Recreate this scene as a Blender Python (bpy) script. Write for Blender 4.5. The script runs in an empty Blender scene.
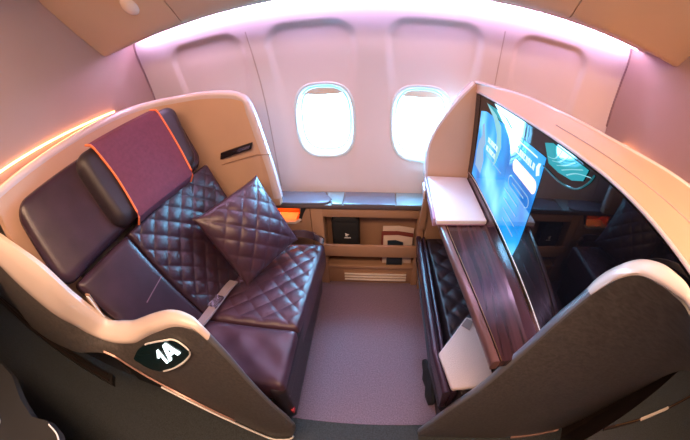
import bpy, bmesh, math, random
from mathutils import Vector, Matrix
random.seed(7)
SC = bpy.context.scene
COL = SC.collection
V = Vector

# ------------------------------------------------------------------ materials
def mat(name, col, rough=.5, metal=0., emit=None, es=0., coat=0., noise=None, bump=None, grain=None, spec=.5):
    m = bpy.data.materials.new(name); m.use_nodes = True
    nt = m.node_tree; b = nt.nodes['Principled BSDF']
    b.inputs['Base Color'].default_value = (*col, 1)
    b.inputs['Roughness'].default_value = rough
    b.inputs['Metallic'].default_value = metal
    b.inputs['Coat Weight'].default_value = coat
    b.inputs['Coat Roughness'].default_value = .12
    b.inputs['Specular IOR Level'].default_value = spec
    if emit:
        b.inputs['Emission Color'].default_value = (*emit, 1); b.inputs['Emission Strength'].default_value = es
    tc = nt.nodes.new('ShaderNodeTexCoord')
    if noise:                                   # (scale, amount): a mottled base colour
        n = nt.nodes.new('ShaderNodeTexNoise'); n.inputs['Scale'].default_value = noise[0]; n.inputs['Detail'].default_value = 4
        nt.links.new(tc.outputs['Object'], n.inputs['Vector'])
        r = nt.nodes.new('ShaderNodeValToRGB')
        r.color_ramp.elements[0].position = .3; r.color_ramp.elements[1].position = .7
        r.color_ramp.elements[0].color = (*[c*(1-noise[1]) for c in col], 1)
        r.color_ramp.elements[1].color = (*[min(1, c*(1+noise[1])) for c in col], 1)
        nt.links.new(n.outputs['Fac'], r.inputs['Fac']); nt.links.new(r.outputs['Color'], b.inputs['Base Color'])
    if grain:                                   # (stretch vector, amount, scale): wood-like grain
        mp = nt.nodes.new('ShaderNodeMapping'); mp.inputs['Scale'].default_value = grain[0]
        nt.links.new(tc.outputs['Object'], mp.inputs['Vector'])
        n = nt.nodes.new('ShaderNodeTexNoise'); n.inputs['Scale'].default_value = grain[2]; n.inputs['Detail'].default_value = 6
        n.inputs['Distortion'].default_value = .6
        nt.links.new(mp.outputs['Vector'], n.inputs['Vector'])
        r = nt.nodes.new('ShaderNodeValToRGB')
        r.color_ramp.elements[0].position = .35; r.color_ramp.elements[1].position = .65
        r.color_ramp.elements[0].color = (*[c*(1-grain[1]) for c in col], 1)
        r.color_ramp.elements[1].color = (*[min(1, c*(1+grain[1])) for c in col], 1)
        nt.links.new(n.outputs['Fac'], r.inputs['Fac']); nt.links.new(r.outputs['Color'], b.inputs['Base Color'])
    if bump:                                    # (scale, strength)
        n = nt.nodes.new('ShaderNodeTexNoise'); n.inputs['Scale'].default_value = bump[0]; n.inputs['Detail'].default_value = 3
        nt.links.new(tc.outputs['Object'], n.inputs['Vector'])
        bp = nt.nodes.new('ShaderNodeBump'); bp.inputs['Strength'].default_value = bump[1]; bp.inputs['Distance'].default_value = .004
        nt.links.new(n.outputs['Fac'], bp.inputs['Height']); nt.links.new(bp.outputs['Normal'], b.inputs['Normal'])
    return m

def emat(name, col, s):
    m = bpy.data.materials.new(name); m.use_nodes = True
    nt = m.node_tree; nt.nodes.clear()
    o = nt.nodes.new('ShaderNodeOutputMaterial'); e = nt.nodes.new('ShaderNodeEmission')
    e.inputs['Color'].default_value = (*col, 1); e.inputs['Strength'].default_value = s
    nt.links.new(e.outputs[0], o.inputs[0]); return m

M = {}
M['leather'] = mat('plum_leather', (.034, .017, .029), .27, noise=(9, .2), bump=(260, .22), spec=.55)
M['pillow'] = mat('pillow_leather', (.058, .027, .042), .3, noise=(9, .2), bump=(260, .22), spec=.55)
M['leather_dark'] = mat('dark_plum_leather', (.022, .015, .021), .42, noise=(9, .2), bump=(260, .25))
M['seam'] = mat('seam_thread', (.16, .08, .12), .6)
M['cloth'] = mat('maroon_cloth', (.145, .030, .055), .85, noise=(60, .13), bump=(500, .5))
M['piping'] = mat('orange_piping', (.95, .20, .06), .5)
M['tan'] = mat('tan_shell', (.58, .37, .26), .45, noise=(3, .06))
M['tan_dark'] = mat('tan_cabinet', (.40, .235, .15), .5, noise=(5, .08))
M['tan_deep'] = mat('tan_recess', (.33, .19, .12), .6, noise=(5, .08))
M['cream'] = mat('cream_cap', (.74, .62, .56), .26, coat=.35)
M['rim'] = mat('pearl_rim', (.66, .55, .56), .25, coat=.4)
M['dark'] = mat('dark_exterior', (.085, .076, .072), .42, grain=((60, 4, 60), .25, 1.5))
M['edge'] = mat('slate_edge', (.13, .13, .145), .3, coat=.3)
M['dark2'] = mat('dark_plinth', (.022, .019, .018), .5, noise=(8, .2))
M['brown'] = mat('dark_brown_panel', (.03, .019, .016), .35, noise=(8, .2))
M['trimpink'] = mat('rose_metal_trim', (.55, .33, .28), .35, metal=.5)
M['silver'] = mat('silver_trim', (.90, .89, .88), .3)
M['chrome'] = mat('chrome', (.85, .83, .85), .12, metal=1.)
M['bronze'] = mat('bronze', (.55, .36, .2), .3, metal=.9)
M['sidewall'] = mat('sidewall_plastic', (.67, .61, .65), .5, noise=(2, .03))
M['groove'] = mat('panel_joint', (.46, .38, .39), .6)
M['joint'] = mat('dark_joint', (.24, .15, .16), .6)
M['belt'] = mat('lilac_belt_metal', (.42, .36, .44), .3, metal=.4)
M['bin'] = mat('bin_plastic', (.52, .385, .30), .5, noise=(2, .04))
M['part'] = mat('partition_laminate', (.37, .245, .22), .55, noise=(2, .05))
M['ceil'] = mat('ceiling_plastic', (.6, .5, .45), .6)
M['frame'] = mat('window_frame_plastic', (.62, .77, .84), .35)  # slight cyan tint puts the daylight cast into the frame's colour
M['shade'] = mat('window_shade_plastic', (.75, .65, .58), .6)
M['carpet'] = mat('mauve_carpet', (.205, .145, .192), .95, noise=(160, .35), bump=(600, .8))
M['aislecarpet'] = mat('charcoal_carpet', (.040, .047, .052), .9, noise=(140, .35), bump=(500, .7))
M['wood'] = mat('plum_wood', (.055, .022, .027), .2, coat=.5, grain=((28, 1.2, 8), .55, 1.6))
M['woodedge'] = mat('brown_wood_edge', (.13, .060, .055), .28, coat=.4, grain=((30, 1.5, 10), .3, 1.5))
M['ledge'] = mat('ledge_gloss', (.13, .15, .21), .2, coat=.6)
M['lid'] = mat('ledge_lid', (.22, .36, .43), .18, coat=.6)
M['ledgeframe'] = mat('ledge_frame', (.12, .10, .11), .3)
M['glass'] = mat('black_glass', (.004, .004, .006), .03)
M['bezel'] = mat('black_bezel', (.018, .012, .014), .25)
M['black'] = mat('black_fabric', (.010, .011, .013), .7, bump=(300, .4))
M['white'] = mat('white_print', (.85, .85, .85), .6)
M['paper'] = mat('cream_paper', (.66, .53, .48), .7)
M['navy'] = mat('navy_cover', (.014, .028, .05), .35)
M['redpaper'] = mat('maroon_paper', (.18, .035, .03), .6)
M['tray'] = mat('white_laminate', (.82, .76, .80), .3, coat=.2)
M['trayedge'] = mat('mauve_edge', (.42, .25, .36), .3)
M['blanket'] = mat('pale_cloth', (.50, .43, .44), .9, bump=(300, .4))
M['tag'] = mat('grey_tag', (.22, .2, .22), .7)
M['orangeglow'] = mat('orange_glow_lining', (.85, .22, .035), .45)  # amber lamplight inside the cubby, painted into its lining colour
M['floorliner'] = mat('pale_orange_glow_lining', (.9, .55, .30), .5)  # cream cubby floor with the warm lamplight on it put into the colour
M['badge'] = mat('badge_glass', (.008, .022, .026), .12, coat=.5)
M['vent'] = mat('vent_metal', (.86, .78, .72), .35, metal=.2)
M['red'] = mat('red_tab', (.5, .02, .03), .5)
M['txt'] = emat('badge_digits_light', (.85, 1., .97), 3.)
M['cove'] = emat('cove_lamp', (.88, .60, 1.), 40.)
M['warm'] = emat('warm_lamp', (1., .44, .15), 16.)
M['warm2'] = emat('warm_wall_lamp', (1., .40, .12), 34.)
M['amber'] = emat('amber_lamp', (1., .42, .10), 14.)

def pane_mat():
    m = bpy.data.materials.new('window_pane'); m.use_nodes = True
    nt = m.node_tree; nt.nodes.clear()
    o = nt.nodes.new('ShaderNodeOutputMaterial'); mx = nt.nodes.new('ShaderNodeMixShader')
    t = nt.nodes.new('ShaderNodeBsdfTransparent'); g = nt.nodes.new('ShaderNodeBsdfGlossy'); g.inputs['Roughness'].default_value = .05
    mx.inputs[0].default_value = .06
    nt.links.new(t.outputs[0], mx.inputs[1]); nt.links.new(g.outputs[0], mx.inputs[2]); nt.links.new(mx.outputs[0], o.inputs[0])
    return m
M['pane'] = pane_mat()

# ------------------------------------------------------------------ object helpers
def tag(o, label=None, cat=None, group=None, kind=None):
    if label: o['label'] = label
    if cat: o['category'] = cat
    if group: o['group'] = group
    if kind: o['kind'] = kind
    return o

def empty(name, loc, label=None, cat=None, group=None, kind=None):
    o = bpy.data.objects.new(name, None); COL.objects.link(o); o.location = loc
    o.empty_display_size = .05
    return tag(o, label, cat, group, kind)

def link(name, me, m, parent=None, smooth=40):
    """me holds world coordinates; a child keeps them through an inverse of its parent's place"""
    o = bpy.data.objects.new(name, me); COL.objects.link(o)
    if m is not None:
        for k in (m if isinstance(m, (list, tuple)) else [m]): me.materials.append(k)
    if smooth:
        for p in me.polygons: p.use_smooth = True
        me.set_sharp_from_angle(angle=math.radians(smooth))
    if parent is not None:
        off = V((0, 0, 0)); q = parent
        while q is not None: off += q.location; q = q.parent
        me.transform(Matrix.Translation(-off)); o.parent = parent
    return o

def bmo(name, bm, m, parent=None, smooth=40):
    bmesh.ops.recalc_face_normals(bm, faces=bm.faces)
    me = bpy.data.meshes.new(name); bm.to_mesh(me); bm.free()
    return link(name, me, m, parent, smooth)

def ubox(bm, lo, hi, bev=0., seg=2):
    vs = [bm.verts.new((x, y, z)) for x in (lo[0], hi[0]) for y in (lo[1], hi[1]) for z in (lo[2], hi[2])]
    f = [(0,1,3,2),(4,6,7,5),(0,4,5,1),(2,3,7,6),(0,2,6,4),(1,5,7,3)]
    fs = [bm.faces.new([vs[i] for i in q]) for q in f]
    if bev > 0:
        es = list({e for q in fs for e in q.edges})
        bmesh.ops.bevel(bm, geom=es, offset=bev, segments=seg, profile=.5, affect='EDGES')

def box(name, lo, hi, m, parent=None, bev=0., seg=2):
    bm = bmesh.new(); ubox(bm, lo, hi, bev, seg); return bmo(name, bm, m, parent)

def prism_bm(bm, pts, d):
    """a closed outline (3D points) pushed along vector d"""
    d = V(d); a = [bm.verts.new(V(p)) for p in pts]; b = [bm.verts.new(V(p)+d) for p in pts]
    n = len(pts); bm.faces.new(a); bm.faces.new(b[::-1])
    for i in range(n): bm.faces.new((a[i], a[(i+1) % n], b[(i+1) % n], b[i]))

def prism(name, pts, d, m, parent=None, bev=0., seg=2, smooth=40):
    bm = bmesh.new(); prism_bm(bm, pts, d)
    bmesh.ops.recalc_face_normals(bm, faces=bm.faces)
    if bev > 0: bmesh.ops.bevel(bm, geom=list(bm.edges), offset=bev, segments=seg, profile=.5, affect='EDGES')
    return bmo(name, bm, m, parent, smooth)

def loft_bm(bm, secs, closed=True, caps=True):
    rows = [[bm.verts.new(V(p)) for p in s] for s in secs]
    n = len(secs[0])
    for r0, r1 in zip(rows, rows[1:]):
        for j in range(n if closed else n-1):
            k = (j+1) % n
            try: bm.faces.new((r0[j], r0[k], r1[k], r1[j]))
            except ValueError: pass
    if caps and closed:
        bm.faces.new(rows[0][::-1]); bm.faces.new(rows[-1])

def loft(name, secs, m, parent=None, closed=True, caps=True, smooth=40):
    bm = bmesh.new(); loft_bm(bm, secs, closed, caps); return bmo(name, bm, m, parent, smooth)

def crom(pts, per=8):
    """Catmull-Rom through the points"""
    P = [V(p) for p in pts]; out = []
    for i in range(len(P)-1):
        p0 = P[max(i-1, 0)]; p1 = P[i]; p2 = P[i+1]; p3 = P[min(i+2, len(P)-1)]
        for k in range(per):
            t = k/per
            out.append(.5*((2*p1)+(p2-p0)*t+(2*p0-5*p1+4*p2-p3)*t*t+(3*p1-p0-3*p2+p3)*t**3))
    out.append(P[-1]); return out

def lerp(pts, x):
    """piecewise linear y(x)"""
    if x <= pts[0][0]: return pts[0][1]
    for (a, b), (c, d) in zip(pts, pts[1:]):
        if x <= c: return b+(d-b)*(x-a)/(c-a)
    return pts[-1][1]

def tube(name, pts, r, m, parent=None, n=8, flat=1., up=(0, 0, 1)):
    pts = [V(p) for p in pts]; secs = []
    for i, p in enumerate(pts):
        t = (pts[min(i+1, len(pts)-1)]-pts[max(i-1, 0)]).normalized()
        a = t.cross(V(up)); a = a.normalized() if a.length > 1e-5 else V((1, 0, 0)); b = a.cross(t)
        secs.append([p+a*math.cos(q*2*math.pi/n)*r+b*math.sin(q*2*math.pi/n)*r*flat for q in range(n)])
    return loft(name, secs, m, parent)

def ribbon(name, pts, side, w, th, m, parent=None):
    """a strap: points, a sideways vector, width, thickness"""
    pts = [V(p) for p in pts]; s = V(side).normalized()*w*.5; secs = []
    for i, p in enumerate(pts):
        t = (pts[min(i+1, len(pts)-1)]-pts[max(i-1, 0)]).normalized(); nn = s.cross(t).normalized()*th*.5
        secs.append([p-s-nn, p+s-nn, p+s+nn, p-s+nn])
    return loft(name, secs, m, parent)

def cushion(name, c, n, thick, r, e, m, parent=None, disp=None, nu=40, nv=40, edge_h=None, back=True):
    """padded panel on the quad c = (c00, c10, c11, c01); n outward; r corner radius; e edge rounding width; disp(x, y) extra height"""
    c = [V(p) for p in c]; n = V(n).normalized()
    w = ((c[1]-c[0]).length+(c[2]-c[3]).length)/2; h = ((c[3]-c[0]).length+(c[2]-c[1]).length)/2
    eh = e if edge_h is None else edge_h
    def pos(x, y):
        s, t = x/w+.5, y/h+.5
        return c[0]*(1-s)*(1-t)+c[1]*s*(1-t)+c[2]*s*t+c[3]*(1-s)*t
    def sm(k, N):
        a = k/N*2-1                               # denser near the rims
        return math.copysign(abs(a)**.85, a)
    bm = bmesh.new(); top = []; bot = []
    for j in range(nv+1):
        tr, br = [], []
        for i in range(nu+1):
            x, y = sm(i, nu)*w/2, sm(j, nv)*h/2
            d = min(w/2-abs(x), h/2-abs(y))
            ax, ay = abs(x)-(w/2-r), abs(y)-(h/2-r)
            if r > 0 and ax > 0 and ay > 0:
                q = max(ax, ay)/math.hypot(ax, ay)
                x2 = math.copysign(w/2-r+ax*q, x); y2 = math.copysign(h/2-r+ay*q, y)
            else: x2, y2 = x, y
            k = min(d/e, 1.) if e > 0 else 1.
            hh = eh*math.sqrt(max(0., 1-(1-k)**2))-eh
            if disp: hh += disp(x, y)*k
            p = pos(x2, y2)
            tr.append(bm.verts.new(p+n*hh)); br.append(bm.verts.new(p-n*thick) if (i in (0, nu) or j in (0, nv)) else None)
        top.append(tr); bot.append(br)
    for j in range(nv):
        for i in range(nu):
            bm.faces.new((top[j][i], top[j][i+1], top[j+1][i+1], top[j+1][i]))
    ring = [(0, i) for i in range(nu)]+[(j, nu) for j in range(nv)]+[(nv, i) for i in range(nu, 0, -1)]+[(j, 0) for j in range(nv, 0, -1)]
    for (a, b), (c2, d2) in zip(ring, ring[1:]+ring[:1]):
        bm.faces.new((top[a][b], bot[a][b], bot[c2][d2], top[c2][d2]))
    bm.faces.new([bot[a][b] for a, b in ring])
    return bmo(name, bm, m, parent, 60)

def quilt(p, depth, a=45., power=.45, ox=0., oy=0.):
    ca, sa = math.cos(math.radians(a)), math.sin(math.radians(a))
    def f(x, y):
        q1 = ((x-ox)*ca+(y-oy)*sa)/p; q2 = (-(x-ox)*sa+(y-oy)*ca)/p
        return depth*((abs(math.sin(math.pi*q1))*abs(math.sin(math.pi*q2)))**power-1)
    return f

def text(name, body, size, depth, mtx, m, parent=None):
    cu = bpy.data.curves.new(name, 'FONT'); cu.body = body; cu.size = size; cu.extrude = depth; cu.resolution_u = 3
    cu.align_x = 'CENTER'; cu.align_y = 'CENTER'
    o = bpy.data.objects.new(name+'_src', cu); COL.objects.link(o)
    me = bpy.data.meshes.new_from_object(o.evaluated_get(bpy.context.evaluated_depsgraph_get()))
    bpy.data.objects.remove(o); me.transform(mtx)
    return link(name, me, m, parent, 0)

def frame_mtx(p, x, y):
    x = V(x).normalized(); n = x.cross(V(y)).normalized(); y = n.cross(x)
    r = Matrix((x, y, n)).transposed().to_4x4(); return Matrix.Translation(V(p)) @ r

# ------------------------------------------------------------------ camera (a fisheye lens held over the aisle)
CAM = (0, 0, 1.55)
cd = bpy.data.cameras.new('camera'); cam = bpy.data.objects.new('camera', cd); COL.objects.link(cam)
yaw, pit, rol = math.radians(7.607), math.radians(34.588), math.radians(-3.18)
fw = V((-math.sin(yaw)*math.cos(pit), math.cos(yaw)*math.cos(pit), -math.sin(pit)))
rt = V((math.cos(yaw), math.sin(yaw), 0)); up = rt.cross(fw)
r2 = rt*math.cos(rol)+up*math.sin(rol); u2 = -rt*math.sin(rol)+up*math.cos(rol)
cam.matrix_world = Matrix.Translation(V(CAM)) @ Matrix((r2, u2, -fw)).transposed().to_4x4()
cd.type = 'PANO'; cd.panorama_type = 'FISHEYE_EQUISOLID'
cd.sensor_width = 36; cd.sensor_fit = 'HORIZONTAL'
cd.fisheye_lens = 315.82/690*36; cd.fisheye_fov = math.radians(220)
cd.clip_start = .01
SC.camera = cam

# ------------------------------------------------------------------ setting
TAPER = -.045
WPROF = [(-.3, 1.598), (0, 1.60), (.64, 1.607), (.9, 1.625), (1.08, 1.63), (1.3, 1.607), (1.5, 1.552), (1.6, 1.515), (1.70, 1.485), (1.80, 1.485), (2.4, 1.50), (2.8, 1.50)]
def wy(z, x=0.):
    """the cabin sidewall: distance from the aisle at a height"""
    P = WPROF; k = 1
    while k < len(P)-3 and z > P[k+1][0]: k += 1
    (za, a), (zb, b), (zc, c), (zd, d) = P[k-1], P[k], P[k+1], P[k+2]
    t = min(max((z-zb)/(zc-zb), 0), 1); m0 = (c-a)/(zc-za)*(zc-zb); m1 = (d-b)/(zd-zb)*(zc-zb)
    return (2*t**3-3*t*t+1)*b+(t**3-2*t*t+t)*m0+(-2*t**3+3*t*t)*c+(t**3-t*t)*m1+TAPER*x

WINS = [(-.30, 1.063), (.222, 1.05)]
WA, WB, WP = .156, .207, 3.0
BAYS = [(-.93, .235), (-.335, .218), (.272, .226), (.90, .222)]
def sup(x, z, cx, cz, a, b, p=WP): return (abs((x-cx)/a)**p+abs((z-cz)/b)**p)**(1/p)
def sst(a, b, x):
    t = min(max((x-a)/(b-a), 0), 1); return t*t*(3-2*t)
def bay_depth(x, z):
    d = 0.
    for cx, hw in BAYS:
        w = hw-.03*(1-sst(.7, 1.5, z)) if z < 1.5 else hw
        zt = 1.612
        dx = abs(x-cx)-(w-.10); dz = z-(zt-.10)
        q = math.hypot(max(dx, 0), max(dz, 0))-.10 if (dx > 0 and dz > 0) else max(dx, dz)-.10
        soft = .022+.03*(1-sst(1.15, 1.5, z))
        d = max(d, (1-sst(-soft, .018, q))*(.005+.012*sst(1.0, 1.5, z)))
    return d
bm = bmesh.new()
xs = [-1.45+i*2.9/362 for i in range(363)]
zs = [.0, .3, .5]+[.6+i*1.2/150 for i in range(151)]+[2.0, 2.36]
def wpt(x, z): return V((x, wy(z, x)+bay_depth(x, z), z))
grid = [[bm.verts.new(wpt(x, z)) for x in xs] for z in zs]
for j in range(len(zs)-1):
    for i in range(len(xs)-1):
        x, z = (xs[i]+xs[i+1])/2, (zs[j]+zs[j+1])/2
        if any(sup(x, z, cx, cz, WA, WB) < .97 for cx, cz in WINS): continue
        bm.faces.new((grid[j][i], grid[j][i+1], grid[j+1][i+1], grid[j+1][i]))
loose = [v for v in bm.verts if not v.link_faces]
bmesh.ops.delete(bm, geom=loose, context='VERTS')
w = bmo('wall_window', bm, M['sidewall'], None, 70)
tag(w, 'pale curved cabin sidewall holding the two bright windows', 'wall', kind='structure')

for k, (cx, cz) in enumerate(WINS):
    root = empty('window_%d' % (k+1), (cx, wy(cz, cx), cz), ['bright oval cabin window nearer the brown seat', 'bright oval cabin window partly behind the screen housing'][k], 'window', None, 'structure')
    N = 72
    def ring(sa, sb, dy):
        out = []
        for i in range(N):
            t = i*2*math.pi/N; c, s = math.cos(t), math.sin(t)
            x = cx+math.copysign(abs(c)**(2/WP), c)*sa; z = cz+math.copysign(abs(s)**(2/WP), s)*sb
            out.append(V((x, wy(z, x)+bay_depth(x, z)*(1 if dy < .02 else .6)+dy, z)))
        return out
    rings = [ring(WA+.016, WB+.016, .003), ring(WA+.012, WB+.012, -.005), ring(WA+.003, WB+.003, -.007), ring(WA-.006, WB-.006, 0),
             ring(WA-.009, WB-.010, .016), ring(WA-.014, WB-.016, .018), ring(WA-.016, WB-.019, .040), ring(WA-.026, WB-.030, .043), ring(WA-.028, WB-.032, .07)]
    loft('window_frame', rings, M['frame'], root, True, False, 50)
    pr = ring(WA-.025, WB-.029, .055)
    bm = bmesh.new(); bm.faces.new([bm.verts.new(p) for p in pr]); bmo('window_pane', bm, M['pane'], root, 0)
    # the pulled-up shade: a slat filling the top of the opening
    sa, sb, drop = WA-.018, WB-.022, .031
    top, n = [], 20
    for i in range(n+1):
        x = cx-sa*.86+2*sa*.86*i/n
        zt = cz+sb*(1-min(1, abs((x-cx)/sa))**WP)**(1/WP)
        top.append((x, zt))
    zb = cz+sb-drop
    secs = []
    for x, zt in top:
        zt = max(zt, zb+.002); y = wy(zb, x)+.030; sag = .010*(1-((x-cx)/sa)**2)
        secs.append([(x, y, zb-sag), (x, y, zt), (x, y+.008, zt), (x, y+.008, zb-sag)])
    loft('window_shade', secs, M['shade'], root)

# joints between the sidewall panels
for k, (xa, xb) in enumerate(((-.655, -.600), (.605, .585))):
    pts = []
    for i in range(31):
        z = .66+i*.95/30; x = xb+(xa-xb)*(z-.66)/.95
        pts.append((x, wy(z, x)+bay_depth(x, z)-.0005, z))
    o = ribbon('trim_%d' % (k+1), pts, (1, 0, 0), .006, .004, M['groove'])
    tag(o, ['narrow vertical joint in the sidewall beside the seat wing', 'narrow vertical joint in the sidewall above the screen'][k], 'trim', kind='structure')

o = box('floor', (-1.45, .49, -.05), (1.45, 1.72, 0), M['carpet']); tag(o, 'mauve carpet floor inside the suite', 'floor', kind='structure')
o = box('floor_aisle', (-5, -1.2, -.06), (5, .56, -.002), M['aislecarpet']); tag(o, 'charcoal carpet floor of the aisle', 'floor', kind='structure')
o = box('ceiling', (-5, -1.2, 2.34), (5, 1.9, 2.4), M['ceil']); tag(o, 'beige cabin ceiling', 'ceiling', kind='structure')
o = prism('wall_left', [(-1.47, .50, 0), (-1.47, 1.80, 0), (-1.47, 1.80, 2.36), (-1.47, .36, 2.36), (-1.47, .36, 1.25), (-1.47, .50, 1.25)], (.04, 0, 0), M['part']); tag(o, 'tan partition wall behind the brown seat', 'wall', kind='structure')
o = box('wall_right', (1.43, .38, 0), (1.47, 1.80, 2.36), M['part']); tag(o, 'tan partition wall beyond the screen housing', 'wall', kind='structure')
o = box('wall_aisle', (-5, -1.26, 0), (5, -1.2, 2.4), M['part']); tag(o, 'tan wall on the far side of the aisle', 'wall', kind='structure')
for s, nm in ((-1, 'wall_aft'), (1, 'wall_front')):
    o = box(nm, (s*5-.05, -1.26, 0), (s*5+.05, 1.9, 2.4), M['part']); tag(o, 'tan bulkhead at the %s end of the aisle' % ('aft' if s < 0 else 'front'), 'wall', kind='structure')
for s, nm in ((-1, 'wall_next_aft'), (1, 'wall_next_front')):
    x0, x1 = (-5, -1.47) if s < 0 else (1.47, 5)
    o = box(nm, (x0, .47, 0), (x1, .52, 2.36), M['dark']); tag(o, 'dark side panel of the neighbouring suite %s' % ('aft' if s < 0 else 'in front'), 'wall', kind='structure')
# frame strips where sidewall meets the partitions
for k, sx in enumerate((-1, 1)):
    x = sx*1.425
    pts = [(x, wy(z, x)-.004, z) for z in [1.2+i*.56/14 for i in range(15)]]
    o = ribbon('trim_%d' % (k+3), pts, (1, 0, 0), .008, .010, M['joint'])
    tag(o, 'thin strip where sidewall meets the %s partition' % ('aft' if sx < 0 else 'front'), 'trim', kind='structure')

# ------------------------------------------------------------------ overhead bins
def lipy(x): return 1.276+(x+1.38)/2.8*(1.036-1.276)
def backy(x): return 1.480+(x+1.38)/2.8*(1.322-1.480)
def bin_sec(x):
    l, b = lipy(x), backy(x); zl = 1.703+(x+1.38)/2.8*.018
    return [V((x, *p)) for p in ((b, 2.33), (b, 1.742), (b-.012, 1.735), (b-.05, zl+.024), (l+.10, zl+.012), (l+.05, zl+.003), (l+.02, zl), (l, zl+.001), (l-.02, zl+.012),
             (l-.045, zl+.036), (l-.20, zl+.178), (l-.43, zl+.40), (l-.52, zl+.52), (l-.56, 2.33))]
BINS = [(-1.428, -.818, 'tan overhead bin with a round pale grip, above the seat back'), (-.812, .726, 'long tan overhead bin above the two bright windows'), (.732, 1.428, 'tan overhead bin above the black screen housing')]
for x0, x1, lab in BINS:
    root = empty('overhead_bin', ((x0+x1)/2, 1.2, 1.7), lab, 'overhead bin', 'overhead bins')
    loft('bin_body', [bin_sec(x0+(x1-x0)*i/6) for i in range(7)], M['bin'], root, True, True, 35)
    if x0 < -1:
        bm = bmesh.new(); bmesh.ops.create_uvsphere(bm, u_segments=24, v_segments=12, radius=1.)
        l = lipy(-1.09); c = V((-.99, 1.075, 1.873)); tt = V((0, -.72, .70)).normalized(); nn = V((0, -.70, -.72)).normalized()
        mt = Matrix((V((1, 0, 0))*.046, tt*.075, nn*.035)).transposed().to_4x4(); mt.translation = c
        bm.transform(mt); bmo('grip', bm, M['cream'], root)
# cove lamp hidden behind the bins, washing the sidewall
secs = []
for i in range(15):
    x = -1.36+i*2.76/14; b = backy(x)+.006
    secs.append([(x, b, 1.734), (x, b+.013, 1.734), (x, b+.013, 1.764), (x, b, 1.764)])
o = loft('cove_light', secs, M['cove']); tag(o, 'glowing pinkish strip light between overhead bins and sidewall', 'strip light')

# ------------------------------------------------------------------ the seat
A = V((-.80, .642, .45)); EU = V((.208, .978, 0)).normalized(); EV = V((-.428, .091, .899)).normalized(); EN = EU.cross(EV).normalized()
def B(u, v, off=0.): return A+EU*u+EV*v+EN*off
seat = empty('passenger_seat', (-.75, .95, 0), 'wide plum leather aircraft seat with quilted back and headrest', 'seat')
cushion('back_upper_panel', [B(-.325, .545), B(.675, .575), B(.675, .95), B(-.335, .95)], EN, .055, .075, .04, M['leather'], seat, nu=50, nv=30, edge_h=.03)
cushion('back_side_panel', [B(-.168, .0), B(.118, .0), B(.060, .537), B(-.272, .537)], EN, .11, .02, .03, M['leather'], seat, nu=30, nv=40, edge_h=.016)
cushion('back_quilted_panel', [B(.124, -.02), B(.675, -.02), B(.675, .566), B(.066, .538)], EN, .11, .015, .03, M['leather'], seat,
        disp=quilt(.070, .009, 45, .32), nu=110, nv=110, edge_h=.012)
ribbon('back_seam', [B(-.07, .272, .001), B(.07, .300, .001)], EV, .004, .003, M['seam'], seat)
# headrest
hc = [B(.03, .56, .062), B(.60, .60, .062), B(.645, .95, .062), B(0, .95, .062)]
hr = cushion('headrest', hc, EN, .065, .07, .05, M['leather_dark'], seat, nu=48, nv=36, edge_h=.05)
def HB(u, t, off):                                   # along the headrest's face: u across, t from its lower to its upper rim
    return B(u, .548+.41*t, off)
secs = []
for i in range(19):
    t = -.02+1.05*i/18
    ul = .125-.03*t+.022*math.sin(min(max(t, 0), 1)*math.pi)
    ur = .497+.005*t+.012*math.sin(min(max(t, 0), 1)*math.pi)
    k = min(max(min(t+.02, 1.03-t), 0)/.13, 1); o_ = .020+.049*math.sqrt(max(0, 1-(1-k)**2))
    secs.append([HB(ul+(ur-ul)*j/10, t, o_) for j in range(11)]+[HB(ul+(ur-ul)*j/10, t, o_-.012) for j in range(10, -1, -1)])
loft('headrest_cover', secs, M['cloth'], hr)
for e in (0, 10):
    tube('piping', [V(s[e])+EN*.001 for s in secs], .0052, M['piping'], hr, 8)
# seat cushion
CB = lambda y: -.802+(y-.642)*.2215                    # where back and cushion meet
Z0, Z1 = .452, .462
cushion('cushion_quilted_panel', [(CB(.757)-.05, .757, Z0), (-.332, .757, Z1), (-.300, 1.345, Z1), (CB(1.345)-.05, 1.345, Z0)], (0, 0, 1), .15, .02, .045, M['pillow'], seat,
        disp=quilt(.074, .009, 45, .32, ox=.01), nu=96, nv=120, edge_h=.028)
cushion('cushion_plain_panel', [(CB(.47)-.06, .470, Z0), (-.335, .467, Z1-.004), (-.332, .750, Z1), (CB(.75)-.06, .750, Z0)], (0, 0, 1), .15, .02, .045, M['pillow'], seat,
        disp=lambda x, y: .004*math.sin(x*38+y*14)*math.sin(y*31), nu=60, nv=50, edge_h=.022)
cushion('front_roll', [(-.342, .455, .08), (-.342, 1.345, .08), (-.318, 1.345, .425), (-.332, .455, .42)], (1, 0, 0), .06, .03, .03, M['leather_dark'], seat, nu=40, nv=20)
prism('seat_base', [(-1.02, .48, 0), (-.385, .48, 0), (-.375, 1.36, 0), (-.95, 1.36, 0)], (0, 0, .31), M['dark2'], seat, .01)
prism('back_frame', [B(-.12, -.10, -.10), B(.65, -.10, -.10), B(.65, .60, -.10), B(-.22, .60, -.10)], -EN*.04, M['dark2'], seat, .01)
box('adjuster_tab', (-.352, .462, .16), (-.338, .487, .195), M['red'], seat, .003)
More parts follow.
